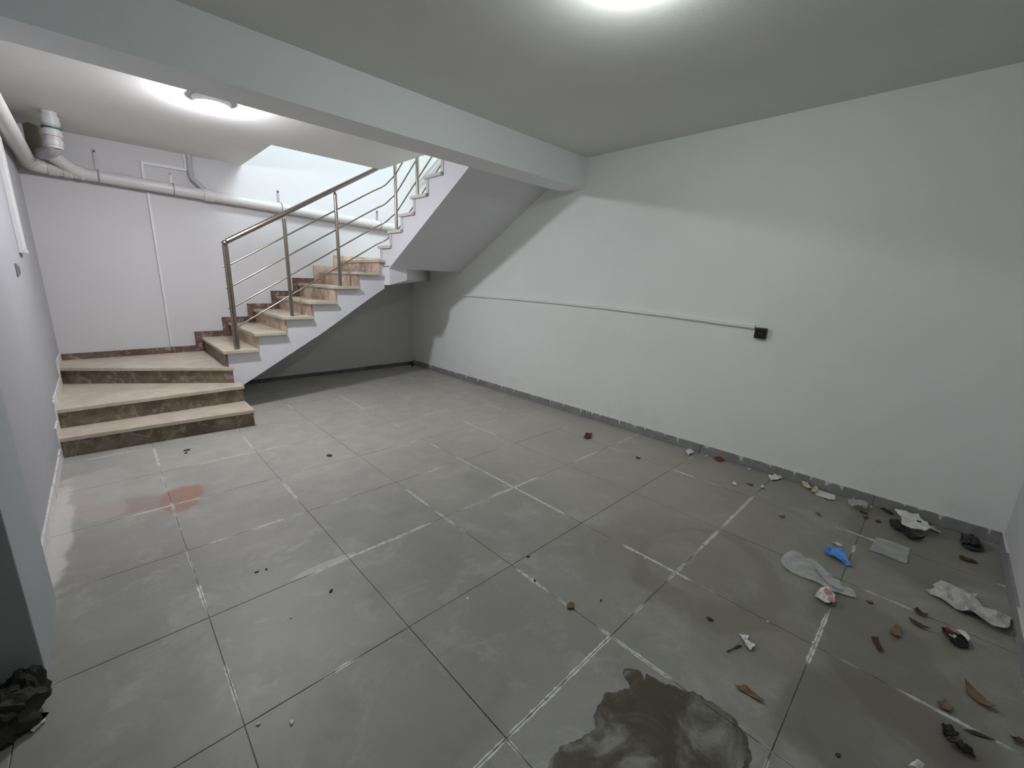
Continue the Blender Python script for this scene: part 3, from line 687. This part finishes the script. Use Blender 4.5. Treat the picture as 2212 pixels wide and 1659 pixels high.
obj('red_panel', sheet_mb([(2.475, -.258), (2.452, -.247), (2.437, -.262), (2.458, -.275)], amp=.008, thick=.002, seed=16, base=.024), M['red'], wr)
obj('cream_panel', sheet_mb([(2.470, -.282), (2.476, -.312), (2.437, -.323), (2.420, -.318), (2.443, -.298)], amp=.01, thick=.002, seed=17, base=.03), M['paper'], wr)
obj('cream_panel', sheet_mb([(2.415, -.262), (2.432, -.268), (2.424, -.285), (2.404, -.28)], amp=.008, thick=.002, seed=18, base=.026), M['cream'], wr)
litter('brown_leaf', 'curled red brown leaf on the floor nearer than the round dry leaf', 'leaf', D['leaf3'], 'leaf', amp=.006, seed=20, curl=.012)
litter('dry_leaf', 'round pale dry leaf beside the curled red brown leaf', 'leaf', D['leaf4'], 'leaf2', amp=.006, seed=21, curl=.01)
litter('ochre_leaf', 'ochre brown withered leaf lying near the grout cross in front of the puddle', 'leaf', D['brownleaf'], 'ochre', amp=.006, seed=22, curl=.006)
litter('paper_scrap', 'small white bone shaped paper scrap with a dark twig beside it', 'paper', D['bone'], 'paper', amp=.012, seed=23, freq=30)
litter('twig', 'thin dark bent twig touching the bone shaped paper scrap', 'twig', D['twig'], 'crumb', amp=.003, thick=.004, seed=24)
litter('brown_leaf', 'large dark leaf lying closest to the front wall', 'leaf', D['leaf5'], 'leaf2', amp=.008, seed=25, curl=.012)
litter('dry_leaf', 'small oval dry leaf left of the large dark leaf', 'leaf', D['leaf6'], 'leaf2', amp=.006, seed=26, curl=.008)
litter('black_scrap', 'black crumpled scrap, upper of the two by the bottom right corner', 'scrap', D['black1'], 'dark', amp=.018, thick=.005, seed=27, freq=30)
litter('black_scrap', 'long black crumpled scrap, lower of the two by the bottom right corner', 'scrap', D['black2'], 'dark', amp=.018, thick=.005, seed=28, freq=30)
litter('brown_leaf', 'reddish leaf cut by the right edge of the photo', 'leaf', D['leaf8'], 'leaf', amp=.006, seed=29, curl=.008)
litter('dry_leaf', 'faint grey dry leaf between the black scraps and the front wall', 'leaf', D['leaf9'], 'crumb', amp=.005, seed=30)
litter('paper_scrap', 'white paper scrap at the bottom edge of the photo', 'paper', D['edgepaper'], 'paper', amp=.012, seed=31)
litter('paper_scrap', 'star shaped white paper scrap closest to the right skirting', 'paper', D['wp1'], 'paper', amp=.014, seed=32, freq=24)
litter('paper_scrap', 'tiny curved white paper scrap left of the star shaped scrap', 'paper', D['wp2'], 'paper', amp=.01, seed=33, freq=40)
litter('dry_petal', 'pale yellow narrow petal by the right skirting', 'petal', D['petal1'], 'cream', amp=.012, seed=34, curl=.01)
litter('dry_petal', 'pale yellow rounded petal beside the narrow petal', 'petal', D['petal2'], 'cream', amp=.016, seed=35, curl=.012)
litter('paper_label', 'rectangular cream paper slip in front of the pale petals', 'paper', D['rect'], 'paper', amp=.006, seed=36)
litter('crumpled_film', 'crumpled translucent film by the skirting past the paper slip', 'film', D['crump'], 'clear2', amp=.03, seed=37, freq=20)
DB = 'small dark brown bits on the dusty floor'
for k, lab in (('db1', 'dark curved bit just in front of the crumpled translucent film'), ('db2', 'small dark bit left of the dark rag, farther of two'), ('db3', 'small dark bit left of the dark rag, nearer of two'),
               ('bb1', 'brown dry bit alone on the damp floor beyond the clear bag'), ('bb2', 'brown dry bit left of the tiny curved white scrap'), ('bb3', 'thin brown bit between the paper slip and the blue wrapper'), ('bb4', 'brown dry bit right of the red printed paper wrapper')):
    litter('brown_bit', lab, 'leaf bit', D[k], 'leaf2' if k[0] == 'b' else 'leaf', amp=.006, seed=40 + ord(k[1]) + int(k[2]), group=DB)
c = cen(fit(D['corner']))
cb = thing('black_bag', 'black crumpled plastic bag in the far right floor corner', 'bag', (c[0], c[1], 0), 'scraps littering the tiled floor')
lump((c[0] - .01, c[1] + .01, 0), .07, .042, .035, 3, 'black', 'crumpled_film', None).name = 'crumpled_film_body'
o = bpy.data.objects['crumpled_film_body']; o.location = Vector(o.location) - cb.location; o.parent = cb; o.name = 'bag_body'
obj('loose_flap', sheet_mb(fit(D['corner']), amp=.02, thick=.003, seed=51, freq=18), M['black'], cb)
litter('red_twig', 'reddish brown twig lying before the black bag in the corner', 'twig', D['redtwig'], 'leaf', amp=.008, thick=.004, seed=52)
litter('film_strip', 'tiny pale plastic strip beyond the blue wrapper', 'film', D['strip'], 'torn', amp=.008, seed=53)
litter('red_scrap', 'dark red crumpled scrap on a far grout line by the right wall', 'scrap', [(3.205 + (x - 3.205) * .9, y) for x, y in D['redbit']], 'darkred', amp=.02, thick=.004, seed=54)
litter('paper_scrap', 'pale square paper scrap at the far end of a white grout line', 'paper', D['wp3'], 'paper', amp=.012, seed=55)
litter('red_scrap', 'bright red scrap against the right skirting', 'scrap', D['red2'], 'red', amp=.014, thick=.004, seed=56)
litter('paper_scrap', 'smallest white paper scrap in the middle of the right-hand litter', 'paper', [(x - .12, y + .16) for x, y in D['wp4']], 'paper', amp=.008, seed=57)
litter('brown_chip', 'square ochre brown chip alone in the middle of the near floor', 'chip', D['square'], 'ochre', amp=.006, thick=.006, seed=58)
CR = ((0.339, 4.083, .024, 'larger dark crumb lying in front of the lowest stair step'), (0.323, 4.024, .016, 'smaller dark crumb beside the larger one before the lowest step'),
      (1.164, 3.271, .026, 'lone dark oval crumb in the middle of the far floor'), (0.367, 2.108, .009, 'dark crumb, left one of a pair on the left-hand tiles'),
      (0.584, 1.744, .012, 'lone dark crumb on the near left tiles'), (0.406, 2.101, .008, 'dark crumb, right one of a pair on the left-hand tiles'),
      (1.458, 1.314, .010, 'dark crumb on the middle grout line, farther of two'), (1.348, 1.164, .010, 'dark crumb by the middle grout line, nearer of two'),
      (1.755, 0.478, .016, 'dark crumb on the tile beyond the bone shaped paper scrap'), (1.49, -0.025, .010, 'dark crumb at the bottom edge right of the puddle'),
      (1.483, 0.868, .008, 'tiny dark crumb right of the square ochre chip'), (3.126, 1.616, .022, 'dark crumb on the far right tiles before the red scrap'))
for k, (x, y, s, lab) in enumerate(CR):
    tag(lump((x, y, 0), s, s * .6, s * .35, k * 1.7, 'crumb', 'crumb', sub=2, yaw=k), lab, 'crumb', 'dark crumbs on the floor tiles')
CH = ((0.396, 1.697, .006, 'white plaster speck on the left near tile'), (1.027, 1.286, .008, 'white plaster chip below the middle grout line'), (1.926, 0.886, .006, 'white plaster speck on the damp tile right of centre'),
      (0.178, 1.298, .007, 'small white plaster speck at the bottom left, left of two'), (0.258, 1.231, .009, 'white plaster chip at the bottom left, right of two'),
      (1.936, 0.297, .006, 'shiny white speck on the grout line behind the bone shaped paper'), (1.953, 0.13, .008, 'white plaster chip on the grout cross right of the bone shaped paper'),
      (3.645, 1.242, .014, 'white chip left of the bright red scrap'), (3.655, .90, .014, 'white chip by the skirting between the red scrap and the star shaped paper'), (3.66, 1.16, .018, 'white chip touching the bright red scrap'))
for k, (x, y, s, lab) in enumerate(CH):
    tag(lump((x, y, 0), s, s * .7, s * .5, k * 2.3 + 50, 'chip', 'plaster_chip', sub=2, yaw=k), lab, 'chip', 'white plaster chips on the floor')
bb = thing('rubbish_sack', 'black crumpled rubbish sack standing against the grey pier at the left', 'sack', (-.43, 1.80, 0))
o = lump((-.44, 1.81, 0), .12, .085, .10, 11, 'dark', 'sack_body', None, amp=.45, sub=4, smooth=True); o.location = Vector(o.location) - bb.location; o.parent = bb
o = lump((-.365, 1.885, 0), .05, .05, .09, 17, 'dark', 'sack_top', None, amp=.45, sub=4, smooth=True); o.location = Vector(o.location) - bb.location; o.parent = bb
litter('paper_strip', 'thin white paper strip on the floor beside the black rubbish sack', 'paper', [(-.345, 1.742), (-.316, 1.768), (-.312, 1.758), (-.338, 1.732)], 'paper', amp=.006, seed=60)

tag(lump((3.59, 6.085, 0), .045, .03, .05, 23, 'dark', 'rubble_lump', yaw=.5), 'small dark rubble lump in the far floor corner under the stairs', 'rubble')
tag(lump((3.51, 5.99, 0), .028, .02, .03, 29, 'gpvc', 'rubble_lump', yaw=.9), 'pale little rubble lump in front of the dark one under the stairs', 'rubble')
